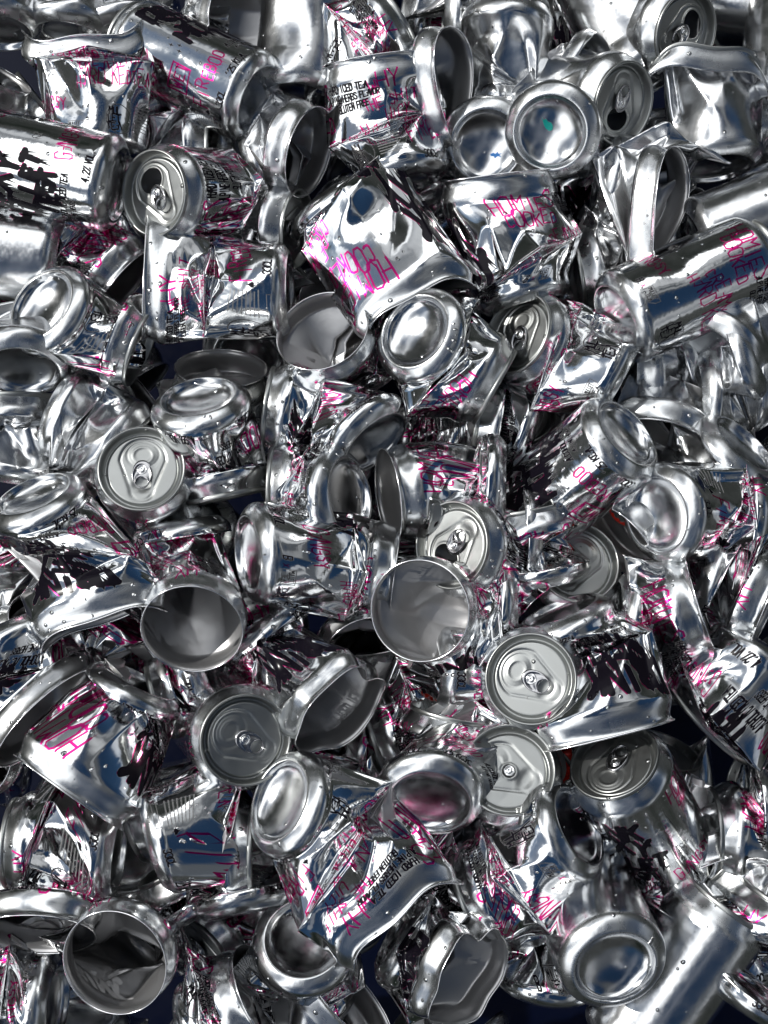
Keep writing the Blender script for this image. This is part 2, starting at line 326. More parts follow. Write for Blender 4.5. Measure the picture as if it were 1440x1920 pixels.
can('S', (335,80,-25,165,0), (460,42,14,-12,.80), 'm', .4, 'bare can at the top edge showing a wide mouth and dented grey interior', pokes=[(440,50,-5,10)], sq=.92)
can('S', (558,185,-2,-100,.1), (590,-95,5,80,0), 'l', .2, 'tall bare can reflecting dark blue sky, top edge left of the pink scribbled can', pokes=[(540,60,16,16)], wh='A')
can('P', (618,222,4,-140,.40), (745,40,22,35,0), 'l', .75, 'crushed can at top centre with DRINK SEXY on its fold, round bottom left', pins=[(-90,.5,608,8,30)], pokes=[(700,70,12,10)], flat=26)
can('P', (760,345,12,-80,0), (708,112,38,98,.18), 'm', .77, 'upright can with WHY THE SHIT JUICY in pink below a tilted open mouth', pins=[(90,.45,835,205,20)], pokes=[(790,180,28,8),(800,270,20,8)], sq=.62)
can('S', (735,240,-18,190,0), (852,165,38,-5,.60), 'm', .4, 'bare can squeezed to a tall teardrop mouth right of the WHY THE SHIT can', sq=.50, tear=.5)
can('S', (935,262,-8,-95,.1), (955,5,28,85,.05), 'l', .1, 'large flattened bare can at top right of centre with one bright torn white facet', pins=[(90,.55,1026,185,22),(-90,.5,868,80,10)], pokes=[(975,90,18,8)], flat=19)
can('S', (912,272,26,250,.93), (930,215,-45,70,-.8), 'l', .5, 'bare can seen end-on with a small blue smudge on its round bottom')
can('S', (1032,248,60,235,.88), (1085,190,-28,55,-.5), 'l', .5, 'bare can seen end-on with a teal paint spot on its domed bottom')
can('S', (1045,125,8,150,0), (1172,195,48,-30,.72), 'o', .2, 'bent bare can with a wide opened lid whose tab stands up over the hole', pins=[(-90,.42,1063,86,32)], pokes=[(1085,150,22,8)], hd=-80)
can('S', (1213,152,2,-62,.1), (1080,-110,0,118,0), 'l', .6, 'smooth bare can lying diagonally at the top edge right of centre', pokes=[(1120,40,22,22)], wh='A')
can('S', (1195,-50,-14,125,0), (1288,62,40,-35,.76), 'o', .1, 'bare can near the top right corner with its opened lid turned to the viewer', hd=30)
can('S', (1345,318,8,-85,.15), (1330,92,38,85,.2), 'l', .3, 'wide flattened bare can at upper right, folded over its own lid like a bag', pins=[(-90,.72,1238,112,28),(90,.72,1430,98,28)], pokes=[(1285,200,18,7),(1390,150,20,8)], flat=15, sq=.35, saddle=-7)
can('S', (1462,215,5,-95,.1), (1490,-20,5,85,0), 'l', .7, 'whole bare can standing on the right edge beside the folded flat can', wh='A')
can('S', (1500,15,-32,0,0), (1330,5,-42,180,0), 'l', .7, 'bare can in shadow in the very top right corner', wh='A')
can('S', (1120,335,8,170,0), (1253,388,52,-8,.58), 'm', .4, 'bare crumpled can whose mouth is pinched to a dark teardrop, right side', pins=[(90,.5,1105,308,30)], pokes=[(1150,360,18,9),(1130,420,10,9)], flat=26, sq=.5, tear=.6)
can('S', (1300,462,18,200,0), (1590,355,26,20,0), 'l', .2, 'long smooth bare can leaving the right edge with a broad white reflection', wh='A')
can('P', (1153,602,52,203,.16), (1442,475,34,23,-.15), 'l', .50, 'intact can at right with CREAMY HARD KEDTEA and a straight white reflection', wh='A', pokes=[(1255,490,66,10)])
can('S', (1335,665,34,225,.3), (1545,505,34,32,0), 'l', .2, 'bare can at the right edge with a crumpled end below the intact can', pokes=[(1330,640,45,8),(1365,680,40,7)], flat=30)
can('P', (988,575,20,-75,0), (932,330,36,97,.2), 'm', .43, 'crushed can with HOMIES COOKED at its shoulder and folds fanning from lower left', pins=[(-90,.3,893,552,46),(90,.45,1088,440,32)], pokes=[(1040,330,30,10)], flat=28, sq=.6)
can('P', (610,375,22,125,0), (778,572,46,-62,.15), 'm', .37, 'wide flattened can upside down, COOKED at its lower edge above a curved satin neck', pins=[(-90,.38,735,285,34),(90,.5,568,480,34)], pokes=[(690,420,30,12)], flat=19, sq=.45, saddle=6)
can('P', (545,545,34,0,.05), (272,522,42,178,.15), 'm', .82, 'horizontal crushed can at left with DRINK SEXY, WET in a box and 33CL', pins=[(-90,.52,384,640,42),(90,.45,400,446,40)], pokes=[(330,510,40,7)], flat=24, sq=.45, tear=.3)
can('P', (690,700,-12,-60,-.6), (604,620,52,118,.84), 'm', .42, 'clean round open can with grey inside, left of the big shiny bottom')
can('P', (777,620,68,155,.82), (930,728,34,-30,0), 'l', .36, 'large can at upper centre with shiny round bottom and sharp point below', pins=[(90,.40,754,782,50),(-90,.28,896,562,48)])
can('P', (78,570,58,140,.82), (268,652,30,-22,0), 'l', .66, 'can at left edge with round bottom up and fine print near creases', pins=[(90,.5,212,714,44),(-90,.5,230,580,30)])
can('S', (40,697,44,-85,.52), (10,590,-20,95,0), 'l', .3, 'bare oval can bottom peeping in at the left edge under a wet round bottom')
can('S', (105,765,14,155,0), (255,850,10,-30,0), 'l', .1, 'dull crumpled can with a soft blue sheen above the round closed lid at left', pins=[(-90,.5,210,718,28)], pokes=[(190,780,22,10)], flat=25)
can('P', (262,905,-50,270,-.95), (265,878,56,85,.97), 'l', .3, 'upright can seen end-on with a round closed lid and tab, left of centre', hd=90)
can('P', (372,742,62,98,.56), (425,935,18,-78,0), 'l', .20, 'can standing upside down with a bright round bottom and black MULLET TEA lettering low', pins=[(-90,.5,505,860,24),(90,.62,332,880,30)], pokes=[(390,850,40,8)])
can('S', (395,780,-45,-90,-.4), (415,690,20,85,.5), 'm', .3, 'bare can whose rim arches in shadow behind the bright upside-down can')
can('P', (704,832,42,-48,.42), (500,765,24,172,0), 'l', .20, 'bent can below the clean round mouth, dark round bottom at its right', pins=[(90,.48,617,703,50)], pokes=[(560,790,44,8)])
can('S', (590,930,-60,-70,-.7), (560,862,12,110,.62), 'l', .3, 'bare can deep in shadow, closed lid tilted under a bent can near the centre', wh='B', notab=True)
can('P', (657,930,52,8,.52), (505,915,22,178,0), 'l', .42, 'short bright can with a wet round bottom facing right, just above centre')
can('P', (950,905,34,0,.1), (728,930,36,188,.25), 'm', .38, 'can right of centre with COOKED near its peak and mouth at left', pins=[(90,.35,902,816,46),(-90,.5,850,990,20)], pokes=[(830,900,48,8)], flat=30)
can('P', (1165,712,34,-28,.05), (968,624,40,162,.66), 'l', .58, 'can with dim closed lid at left and HARD ICED TEA print, upper right', pokes=[(1110,610,44,10)], hd=100)
can('P', (1177,812,66,42,.60), (1062,985,18,-118,.42), 'l', .99, 'wet tilted can with ringed bottom at upper right and FIREBOO on its side', wh='A', notab=True)
can('S', (968,820,-60,-80,-.8), (966,772,2,95,.82), 'l', .3, 'bare can seen end-on in deep shadow below the large centre can', wh='B')
can('S', (1000,900,-55,-80,-.8), (975,850,6,60,.75), 'l', .3, 'second shadowed lid under the large centre can, lower of the two', wh='B')
can('S', (1090,1100,-60,-80,-.95), (1084,1052,22,70,.93), 'l', .3, 'grey closed lid without a tab right of centre, above the wet lid', hd=60, notab=True)
can('S', (1270,930,-35,30,0), (1160,1015,14,-140,.35), 'm', .3, 'bare can with curved shoulder rings beside the upper red cap')
can('P', (1230,965,58,190,.62), (1440,965,32,0,0), 'l', .88, 'can at right edge with oval bottom at left and a sharp peak', pins=[(-90,.58,1392,866,56),(90,.6,1322,1052,30)])
can('S', (1398,832,40,50,.5), (1290,930,0,-130,0), 'l', .3, 'can at the right edge with a big pale round bottom facing the upper right', pokes=[(1310,850,20,9)])
can('S', (1275,740,-12,70,0), (1240,835,20,-105,.5), 'm', .3, 'bare can with a black crescent opening between the intact can and the right edge', sq=.8)
can('P', (62,925,46,108,.48), (190,1165,58,-72,.12), 'm', .10, 'big crushed can at the left edge with DRINK MULLET upside down', pins=[(-90,.5,275,1046,76),(90,.5,0,1050,34)], flat=25, sq=.45, saddle=4)
can('P', (338,975,16,98,0), (360,1180,70,-88,.88), 'm', .80, 'can with the largest round black mouth facing down, left of centre', pins=[(-90,.4,408,985,24)])
can('P', (463,1040,62,184,.42), (738,1075,26,-8,0), 'm', .42, 'crushed can at centre left with oval bottom on its left and COOKED beside HOMIES', pins=[(-90,.58,655,960,58),(90,.55,640,1162,40)], flat=32)
can('P', (1010,1000,22,0,0), (845,1022,58,172,.78), 'o', .62, 'can right of centre with an opened white lid half covered by a round mouth', pins=[(90,.5,988,965,35)], hd=-140)
can('P', (965,1140,24,0,0), (787,1145,74,186,.95), 'm', .36, 'can at centre with a big round open mouth and a light crease inside', pins=[(90,.42,928,1062,46)], pokes=[(900,1150,55,7)])
can('S', (675,1190,-55,110,-.8), (692,1232,18,-65,.84), 'm', .3, 'bare open can below the big central mouth, its grey inside dented')
can('P', (485,1165,24,128,0), (640,1333,58,-42,.66), 'm', .17, 'can with a torn ragged mouth and twisted inner wall, below centre', pins=[(-90,.5,560,1170,30),(90,.5,480,1290,30)], pokes=[(560,1240,40,8)], sq=.80, rag=2.2)
can('P', (15,1165,30,112,0), (92,1345,44,-40,.62), 'm', .22, 'can cut by the left edge with a squeezed dark mouth at lower right', pins=[(-90,.5,135,1250,40)], flat=28, sq=.42)
can('P', (262,1275,42,62,0), (128,1485,54,-125,.25), 'm', .33, 'tall crushed can at left with HOMIES COOKED in pink near its lower end', pins=[(90,.35,188,1238,52),(-90,.5,300,1430,30)], pokes=[(240,1330,45,8)], flat=28, sq=.5)
can('P', (352,1400,-2,182,-.1), (461,1388,66,5,.96), 'l', .52, 'can with a dark green-grey closed lid facing up, lower left of centre', hd=150)
can('P', (1015,1290,-42,-30,-.9), (995,1273,70,150,.97), 'l', .52, 'wet closed lid facing straight up, left of the DRINK SEXY can at right', hd=150)
can('P', (1150,1160,20,172,0), (1312,1130,40,18,.25), 'm', .50, 'crushed can right of centre with a rounded satin rim at its right end', pokes=[(1180,1120,38,9)], flat=30)
can('P', (1050,1142,44,112,.12), (1142,1378,58,-76,.12), 'm', .22, 'large crushed can at right with black scrawl above a flared lower edge', pins=[(-90,.38,1228,1184,62),(90,.6,1030,1290,36)], pokes=[(1090,1230,50,10)], flat=26, sq=.48)
can('P', (1432,1210,32,55,0), (1328,1360,6,-135,-.35), 'l', .20, 'crushed can at the right edge with black DRINK scrawl running down it', pins=[(90,.5,1278,1235,36),(-90,.6,1430,1446,42)], pokes=[(1360,1260,38,9)], flat=27, sq=.5)
can('P', (1295,1075,18,160,0), (1445,1130,38,-25,.35), 'm', .76, 'can leaving the right edge with WHY THE SHIT and a dark mouth', pins=[(90,.5,1330,1030,30)])
can('P', (985,1480,-40,-60,-.9), (955,1443,62,100,.92), 'l', .5, 'matt grey closed lid below the wet one, black shadow to its left', hd=150, notab=True)
can('S', (1030,1510,-50,-60,-.8), (1003,1465,34,80,.84), 'l', .5, 'can rim peeping out beneath the matt grey lid beside a red cap', wh='B', notab=True)
can('P', (806,1505,68,-102,.84), (850,1335,24,78,0), 'l', .97, 'can at lower centre with big round wet bottom left of two grey lids', pins=[(-90,.85,855,1295,34)])
can('P', (1285,1632,-6,-58,-.45), (1150,1424,62,122,.58), 'l', .30, 'nearly whole dark can at lower right with a tabbed lid at top', wh='B', hd=-100)
can('P', (523,1500,74,150,.60), (742,1715,64,-48,.06), 'm', .72, 'large diamond-shaped crushed can at bottom centre with a fan of sharp folds', pins=[(-90,.42,737,1467,70),(90,.5,558,1747,66)], flat=23, sq=.42, saddle=7)
can('P', (282,1585,46,198,.15), (480,1590,28,0,0), 'l', .86, 'can at lower left with rounded end, 33CL and WET in a box on white', pins=[(90,.75,345,1695,40)], flat=31)
can('P', (225,1600,22,-5,0), (20,1580,22,178,0), 'l', .80, 'dull crumpled can at the left edge with small print and a boxed word, low', pins=[(-90,.6,40,1650,36)], pokes=[(110,1560,28,10)], flat=27)
can('P', (130,1650,-10,60,-.3), (68,1752,48,-92,.68), 'm', .60, 'can at the bottom left edge with a wide oval mouth and pale dented inside', sq=.72)
can('P', (300,1735,-18,40,-.7), (215,1805,74,215,.98), 'm', .72, 'large bright-rimmed open can at bottom left showing its ringed inner bottom', pins=[(-90,.5,335,1800,20)])
can('P', (462,1712,22,-78,.30), (430,1590,-10,100,0), 'l', .70, 'shadowed can with small print and ringed bottom left of the diamond-shaped can')
can('P', (570,1758,40,95,.78), (572,1890,-22,-90,-.4), 'l', .50, 'can with a blue-grey round bottom half hidden under the diamond-shaped can')
can('P', (365,1945,12,212,0), (492,1862,30,32,.18), 'm', .76, 'can on the bottom edge left of centre with WHY THE SHIT print', flat=32)
can('P', (742,1745,22,148,0), (882,1832,60,-22,.74), 'm', .08, 'can at bottom centre with a heart-shaped black mouth and black D scrawl', pokes=[(790,1750,40,8)], sq=.88, rag=2.6)
can('P', (1087,1547,58,32,.46), (882,1685,28,208,-.2), 'l', .52, 'wide crushed can at lower right coming to a sharp lower point', pins=[(-90,.45,1040,1754,60),(90,.55,905,1540,30)], flat=30)
can('S', (1154,1815,72,-70,.94), (1120,1730,-42,110,-.8), 'l', .5, 'bare can seen end-on with a clean double ring round its bottom, bottom right')
can('S', (1205,1900,2,-132,0), (1365,1690,20,48,.1), 'l', .3, 'smooth bare can lying diagonally near the bottom right with water drops', wh='B')
can('P', (1400,1890,18,-120,0), (1470,1690,20,60,0), 'l', .90, 'can at the bottom right edge with FIREBOO and folds meeting at one point', pins=[(90,.5,1385,1800,34)])
can('P', (1018,1862,0,-98,0), (1015,1720,-12,80,0), 'l', .45, 'can low in the pile between the wide crushed can and the ringed bottom', flat=30)
can('P', (110,1885,18,0,.05), (-90,1885,22,180,0), 'm', .32, 'can in the bottom left corner with 4.2% VOL near its end', flat=32)
can('S', (560,1985,-20,-120,0), (652,1868,14,40,.4), 'm', .3, 'bare open can on the bottom edge showing a curved dark inside', sq=.5)
can('P', (870,1320,-8,20,0), (700,1385,-14,200,0), 'l', .70, 'can with a block of small print sunk behind the round wet bottom', flat=30)
can('P', (805,1258,18,172,.05), (1060,1262,0,-4,0), 'l', .86, 'round can with WET in a box passing under the wet closed lid', wh='A')
can('P', (1020,1098,14,-80,0), (985,955,26,100,0), 'l', .45, 'crumpled can squeezed upright behind the central open mouth', pins=[(90,.5,1045,1000,20)], flat=24)
can('P', (1160,1570,8,-60,0), (1085,1430,20,120,0), 'l', .60, 'crumpled can wedged left of the navy-blue can at lower right', flat=22, pokes=[(1120,1500,14,8)])
can('S', (1330,1520,-30,100,-.5), (1352,1630,-4,-70,.5), 'm', .3, 'bare open can behind the lower end of the navy-blue can', sq=.7)
can('S', (462,322,-16,195,0), (580,286,30,-22,.34), 'm', .4, 'bare satin can with a round mouth open to the right, upper left of centre', flat=30)
can('S', (450,470,-10,170,0), (560,430,6,-10,.3), 'l', .4, 'bare can tucked between the horizontal crushed can and the wide flattened can', flat=26)
can('P', (110,440,-6,140,0), (235,535,-2,-40,0), 'm', .56, 'crumpled pink-scribbled can under the intact can at the left edge', flat=24, pokes=[(170,470,8,9)])
can('S', (120,488,10,-10,0), (-110,455,16,170,0), 'l', .4, 'smooth satin bare can at the left edge above the wet round bottom', wh='A')
can('S', (20,905,-8,-100,0), (30,740,4,90,0), 'l', .5, 'bare crushed can at the left edge above the big white-faceted can', flat=22, pins=[(90,.5,78,800,16)])
can('S', (1185,480,-12,10,0), (1075,520,-4,190,0), 'l', .5, 'bare crumpled can under the teardrop mouth at right', flat=26, pokes=[(1120,490,0,9)])
can('S', (1300,690,-12,20,0), (1180,700,-6,180,0), 'm', .5, 'bare crumpled can behind the intact can at right, above the black crescent', flat=26, pokes=[(1240,690,2,9)])
can('S', (1300,745,4,180,0), (1450,720,12,0,0), 'l', .5, 'bare boxy crumpled can at the right edge below the wet crumpled end', flat=26, pokes=[(1370,740,20,9)])
can('S', (1425,655,40,20,.45), (1330,720,-20,200,0), 'l', .5, 'bare can at the right edge showing a ringed rim below the long can')
can('P', (1240,1050,-6,180,0), (1400,1010,6,10,0), 'l', .75, 'crumpled can with pink scribble under the steep folded can at right', flat=24)
can('P', (1440,1520,2,0,0), (1330,1560,-4,180,0), 'l', .32, 'crumpled can at the right edge below the DRINK scrawl', flat=26, pins=[(90,.5,1400,1480,20)])
can('S', (1420,1700,0,-30,0), (1340,1600,-14,140,0), 'l', .32, 'bare crushed can at the right edge above the bottom right corner', flat=24, pokes=[(1390,1640,8,9)])
can('P', (240,1250,-10,40,0), (130,1200,0,200,0), 'l', .32, 'can in shadow between the big white-faceted can and the largest black mouth', flat=28)
can('P', (330,1490,-14,-60,0), (250,1540,-10,200,0), 'l', .12, 'can in shadow under the green-grey closed lid', flat=28)
can('P', (560,1350,-26,0,0), (600,1440,-20,-110,0), 'l', .42, 'dark can showing between the ragged mouth and the diamond-shaped can', flat=26)
can('P', (720,1440,-30,0,0), (640,1400,-26,170,0), 'l', .5, 'dark can with magenta scribble above the tip of the diamond-shaped can', flat=26)
can('S', (300,240,-30,-60,0), (400,290,-22,0,0), 'l', .5, 'bare can in deep shadow under the nearly whole can at top left', flat=28)
can('S', (830,40,-16,180,0), (860,-60,-6,70,0), 'm', .5, 'crumpled bare can at the top edge between two larger crushed cans', flat=22, pokes=[(830,30,0,8)])
can('P', (400,1262,6,20,0), (300,1310,2,200,0), 'l', .30, 'crumpled printed can between the largest round mouth and the green-grey lid', flat=24)
can('P', (385,1700,2,-60,0), (330,1615,4,120,0), 'l', .20, 'crumpled can in the gap right of the bright-rimmed open can', flat=24)
can('P', (1000,815,6,-20,0), (885,800,2,170,0), 'l', .12, 'dark printed can just below the sharp point of the large centre can', flat=24)
can('P', (880,1650,0,60,0), (800,1730,4,-130,0), 'l', .60, 'dark can between the diamond-shaped can and the wide crushed can', flat=24)
# ------------------------------------------------------------------ crushing the cans
R0 = 33.0; H0, H1 = 9.0, 102.0
def ring2d(th, sq, tear, rag, seed):
    """closed outline of an end, about the right perimeter: returns (e1, e2) multipliers"""
    a = 1.0
    if sq < 0.999:
        h = ((1-sq)/(1+sq))**2; per = math.pi*(1+sq)*(1+3*h/(10+math.sqrt(4-3*h))); a = 2*math.pi/per
    e2 = a*np.sin(th); e1 = a*sq*np.cos(th)
    e1 = e1*(1-tear*e2/a)*(1+0.15*tear)
    if rag:
        r = np.random.default_rng(seed); ph = r.uniform(0, 6.28, 4)
        k = 1+rag*0.018*(np.sin(3*th+ph[0])+0.8*np.sin(5*th+ph[1])+0.5*np.sin(8*th+ph[2]))
        dent = 1-0.13*rag*np.exp(-((np.mod(th-4.0, 6.283)-0.9)/0.28)**2)
        e1, e2 = e1*k*dent, e2*k*dent
    return e1, e2
def frame(a, e1):
    a = a/np.linalg.norm(a); e1 = e1-a*np.dot(a, e1); e1 /= np.linalg.norm(e1); return a, e1, np.cross(a, e1)
def rot_to(a, b, v):
    c = np.dot(a, b); w = np.cross(a, b)
    if c < -0.999: return -v
    return v*c+np.cross(w, v)+w*np.dot(w, v)/(1+c)
def slerp(a, b, t):
    o = math.acos(max(-1, min(1, float(np.dot(a, b)))))
    if o < 1e-4: return a
    v = (math.sin((1-t)*o)*a+math.sin(t*o)*b)/math.sin(o); return v/np.linalg.norm(v)
def prep(s, i):
    s['nA'] = nrm(s['A'][3], s['A'][4]); s['nB'] = nrm(s['B'][3], s['B'][4])
    s['pA'] = mm(*s['A'][:3]); s['pB'] = mm(*s['B'][:3])
    s['cA'] = s['pA']-s['nA']*H0; s['cB'] = s['pB']-s['nB']*(116-H1)
    if s['wh']:
        d = s['cB']-s['cA']; ax = d/np.linalg.norm(d)
        if abs(s['A'][4] if s['wh'] == 'A' else s['B'][4]) >= .55: ax = -s['nA'] if s['wh'] == 'A' else s['nB']
        ln = (H1-H0)*0.999
        if s['wh'] == 'A': s['cA'] = s['pA']+ax*H0; s['cB'] = s['cA']+ax*ln
        else: s['cB'] = s['pB']-ax*(116-H1); s['cA'] = s['cB']-ax*ln
        s['nA'] = -ax; s['nB'] = ax; s['pA'] = s['cA']-ax*H0
    d = s['cB']-s['cA']; Ln = np.linalg.norm(d); mx = (H1-H0)
    if Ln > mx:                                   # never stretch a can
        x = (Ln-mx)*d/Ln
        if s['nA'][2] > 0.5: w = 0.0
        elif s['nB'][2] > 0.5: w = 1.0
        else: w = 0.5
        s['cA'] = s['cA']+x*w; s['cB'] = s['cB']-x*(1-w)
    d = s['cB']-s['cA']; a = d/np.linalg.norm(d) if np.linalg.norm(d) > 5 else (s['nB']-s['nA'])/np.linalg.norm(s['nB']-s['nA'])
    # start axis: compromise between the line of centres and the two end directions
    a = a+0.35*s['nB']-0.35*s['nA']; a /= np.linalg.norm(a)
    z = np.array([0, 0, 1.0]); e1 = z if abs(a[2]) < 0.85 else np.array([0, 1.0, 0])
    s['a0'], s['e10'], _ = frame(a, e1)
    s['mid'] = (s['cA']+s['cB'])/2
    s['seed'] = i
for i, s in enumerate(SPEC): prep(s, i)
NC = len(SPEC)
def end_pose(s, t, which):
    a0 = s['a0']; half = (H1-H0)/2
    tgt = -s['nA'] if which == 0 else s['nB']
    a = slerp(a0, tgt, t); e1 = rot_to(a0, a, s['e10']); a, e1, e2 = frame(a, e1)
    c0 = s['mid']+a0*(-half if which == 0 else half); c = c0*(1-t)+(s['cA'] if which == 0 else s['cB'])*t
    return c, a, e1, e2
def ring_pts(s, t, which, th, r=R0, dh=0.0, full=True):
    c, a, e1, e2 = end_pose(s, t, which)
    if which == 1: x1, x2 = ring2d(th, s['sq'], s['tear'], s['rag'], s['seed'])
    else: x1, x2 = ring2d(th, s['asq'], 0, 0, 0)
    x1 = np.cos(th)*(1-t)+x1*t; x2 = np.sin(th)*(1-t)+x2*t
    ax = dh + (-(s['saddle'])*t*np.cos(2*th)*(x2**2) if which == 1 else 0)
    return c[None]+r*(x1[:, None]*e1+x2[:, None]*e2)+np.outer(ax*np.ones(len(th)), a)
def smooth_noise(r, Nv, Nu, fu, fv, k=7):
    """low, rolling dents: a few random waves, periodic round the can"""
    u = np.arange(Nu)/Nu*2*np.pi; v = np.linspace(0, 1, Nv)*2*np.pi; o = np.zeros((Nv, Nu))
    for _ in range(k):
        o += np.sin(r.integers(1, fu+1)*u[None]+r.uniform(-fv, fv)*v[:, None]+r.uniform(0, 6.28))*r.uniform(.4, 1)
    return o/k**.5
def start_grid(Nu, Nv):
    """each crushed can: both end rings joined by straight rulings to a bundle of sharp folds that runs between two corners"""
    th = np.arange(Nu)/Nu*2*np.pi; P = np.zeros((Nv*Nu, 3, NC), np.float32)
    tri = 2/np.pi*np.arcsin(np.sin(th)); env = 1-np.abs(tri); sg = np.sign(np.cos(th)+1e-9); dv = (H1-H0)/(Nv-1)
    V = np.arange(Nv)/(Nv-1)
    for n, s in enumerate(SPEC):
        r = np.random.default_rng(100+n)
        endA = ring_pts(s, 1, 0, th); endB = ring_pts(s, 1, 1, th)
        inA = ring_pts(s, 1, 0, th, dh=2*dv); inB = ring_pts(s, 1, 1, th, dh=-2*dv)
        cA, cB = inA.mean(0), inB.mean(0)
        a0 = cB-cA; d = np.linalg.norm(a0)+1e-6; a0 = a0/d; z = np.array([0, 0, 1.0])
        G = np.zeros((Nv, Nu, 3))
        if s['wh'] or (d > 86 and not s['pins'] and not s['flat']):
            ext = min(1, 93/d)
            for j in range(Nv): G[j] = endA*(1-V[j])+endB*V[j]
            s['corner'] = None
        else:
            side = np.cross(a0, z if abs(a0[2]) < .9 else np.array([0, 1., 0])); side /= np.linalg.norm(side)
            pp = {1: None, -1: None}; fs = []
            for (deg, ff, px, py, zz) in s['pins']: pp[1 if deg > 0 else -1] = mm(px, py, zz); fs.append(ff)
            f = float(np.clip(np.mean(fs), .25, .78)) if fs else r.uniform(.4, .6)
            cm = cA*(1-f)+cB*f; hw = 49.0 if s['flat'] else 44.0
            roll_ = 0.0
            if not s['pins']:
                roll_ = r.uniform(-.3, .3); sd = side*math.cos(roll_)+np.cross(a0, side)*math.sin(roll_)
                cm = cm+r.uniform(-6, 6, 3); pp[1] = cm+sd*hw; pp[-1] = cm-sd*hw
            elif len(s['pins']) == 1:
                k = 1 if s['pins'][0][0] > 0 else -1; far = cm-side*k*hw*.8
                dd = far-pp[k]; pp[-k] = pp[k]+dd/np.linalg.norm(dd)*2*hw
            w = (pp[1]-pp[-1])/2; c = (pp[1]+pp[-1])/2; L_ = np.linalg.norm(w)
            if L_ > 51:
                keep = 1 if (s['pins'] and s['pins'][0][0] > 0) else -1      # the first named corner stays put
                c = c+keep*w*(1-51/L_); w = w*51/L_
            e1 = end_pose(s, 1, 0)[2]+end_pose(s, 1, 1)[2]
            nr_ = np.cross(w, a0); nr_ /= np.linalg.norm(nr_)
            if np.dot(nr_, e1) < 0: nr_ = -nr_
            m = 14.0+max(0, ((s['flat'] or 28)-15)*.45); c = c+nr_*5*(1 if nr_[2] > 0 else 0); m = max(m, 33-math.sqrt(max(0.0, 51.0**2-(d*max(f, 1-f))**2)))
            Wd = r.uniform(6, 13)*min(1.2, d/60)
            lf = math.hypot(33-m, max(4, d/2-Wd/2)); dl = float(np.clip(.5-lf/93, .05, .26))
            nrg = int(r.integers(1, 3)); ph = r.uniform(0, 1); amp = min(6.0, dl*93/(nrg*2)*r.uniform(.7, 1.0))
            skew = r.uniform(-.35, .35)
            # a second, weaker family of creases fans from one corner over the flanks
            kf = int(r.integers(2, 5)); cf = 1 if r.random() < .5 else -1
            for j in range(Nv):
                v = V[j]; x = (v-f)/dl
                xm = np.clip(x, -1, 1)
                zz_ = xm*nrg+ph; zig = (2*np.abs(2*(zz_/2-np.floor(zz_/2+.5)))-1)*np.clip((1-np.abs(xm))*3, 0, 1)
                base = c+np.outer(tri, w)+np.outer(m*env*sg+sg*amp*zig*env*(1+skew*tri), nr_)+np.outer(xm*Wd/2*env+skew*8*env*tri, a0)
                if abs(x) <= 1: row = base
                else:
                    if v < f: q = (v*(Nv-1)-2)/((f-dl)*(Nv-1)-2); R_ = inA
                    else: q = ((1-v)*(Nv-1)-2)/((1-f-dl)*(Nv-1)-2); R_ = inB
                    q = max(q, 0.0)
                    row = R_*(1-q)+base*q
                G[j] = row
            s['corner'] = (c+w, c-w, f)
            # crisp facets fanning out of each corner, straight in the flat sheet
            dom = 1 if (s['pins'] and s['pins'][0][0] > 0) or (not s['pins'] and r.random() < .5) else -1
            for k in (1, -1):
                dth = (th-k*np.pi/2+np.pi) % (2*np.pi)-np.pi
                Xs = np.repeat((dth*33)[None], Nv, 0); Ys = np.repeat(((V-f)*93)[:, None], Nu, 1)
                rho = np.hypot(Xs, Ys); phi = np.arctan2(Ys, np.abs(Xs)); kk = r.uniform(3.2, 5.5) if k == dom else r.uniform(2.0, 3.2)
                t_ = phi/np.pi*kk*2+r.uniform(0, 1)+np.where(Xs > 0, .37, 0); fac = np.abs(2*(t_/2-np.floor(t_/2+.5)))*2-1
                rho_ = np.minimum(rho, 46); fall = np.clip((88-rho)/38, 0, 1)*np.clip(np.minimum(V, 1-V)*4.5, 0, 1)[:, None]
                hgt = fac*rho_*(.095 if k == dom else .05)*(1.4 if s['kind'] == 'S' else 1.0)*fall*np.clip(np.abs(np.cos(th))*3, 0, 1)[None]
                G += np.multiply.outer(hgt*sg[None], nr_)
        G[0] = endA; G[-1] = endB; G[1] = ring_pts(s, 1, 0, th, dh=dv); G[-2] = ring_pts(s, 1, 1, th, dh=-dv)
        if not s['wh']:
            cen = G.mean(1, keepdims=True); out = G-cen; out /= np.linalg.norm(out, axis=2, keepdims=True)+1e-6
            we = np.clip(np.minimum(V, 1-V)*6, 0, 1)[:, None]
            G[2:-2] += (out*(smooth_noise(r, Nv, Nu, 3, 2.0)*.5*we)[..., None])[2:-2]
            for k in range(int(r.integers(0, 3))):          # dents: the skin beyond a plane flips through it, leaving a sharp curved crease
                j = int(r.uniform(.15, .85)*(Nv-1)); i = int(r.integers(0, Nu))
                c_ = G[j, i]; nn = np.cross(G[j, (i+3) % Nu]-G[j, i-3], G[min(j+3, Nv-1), i]-G[max(j-3, 0), i])
                nn /= np.linalg.norm(nn)+1e-6
                if np.dot(nn, c_-G[j].mean(0)) < 0: nn = -nn
                nn = nn+r.normal(0, .25, 3); nn /= np.linalg.norm(nn)
                dep = r.uniform(.6, 2.2); D = (G-(c_-nn*dep))@nn; rr = np.linalg.norm(G-c_, axis=2)
                w_ = np.clip((26-rr)/8, 0, 1)*we; hit = np.maximum(D, 0)
                G[2:-2] -= (np.outer((hit*1.85*w_).ravel(), nn).reshape(Nv, Nu, 3))[2:-2]
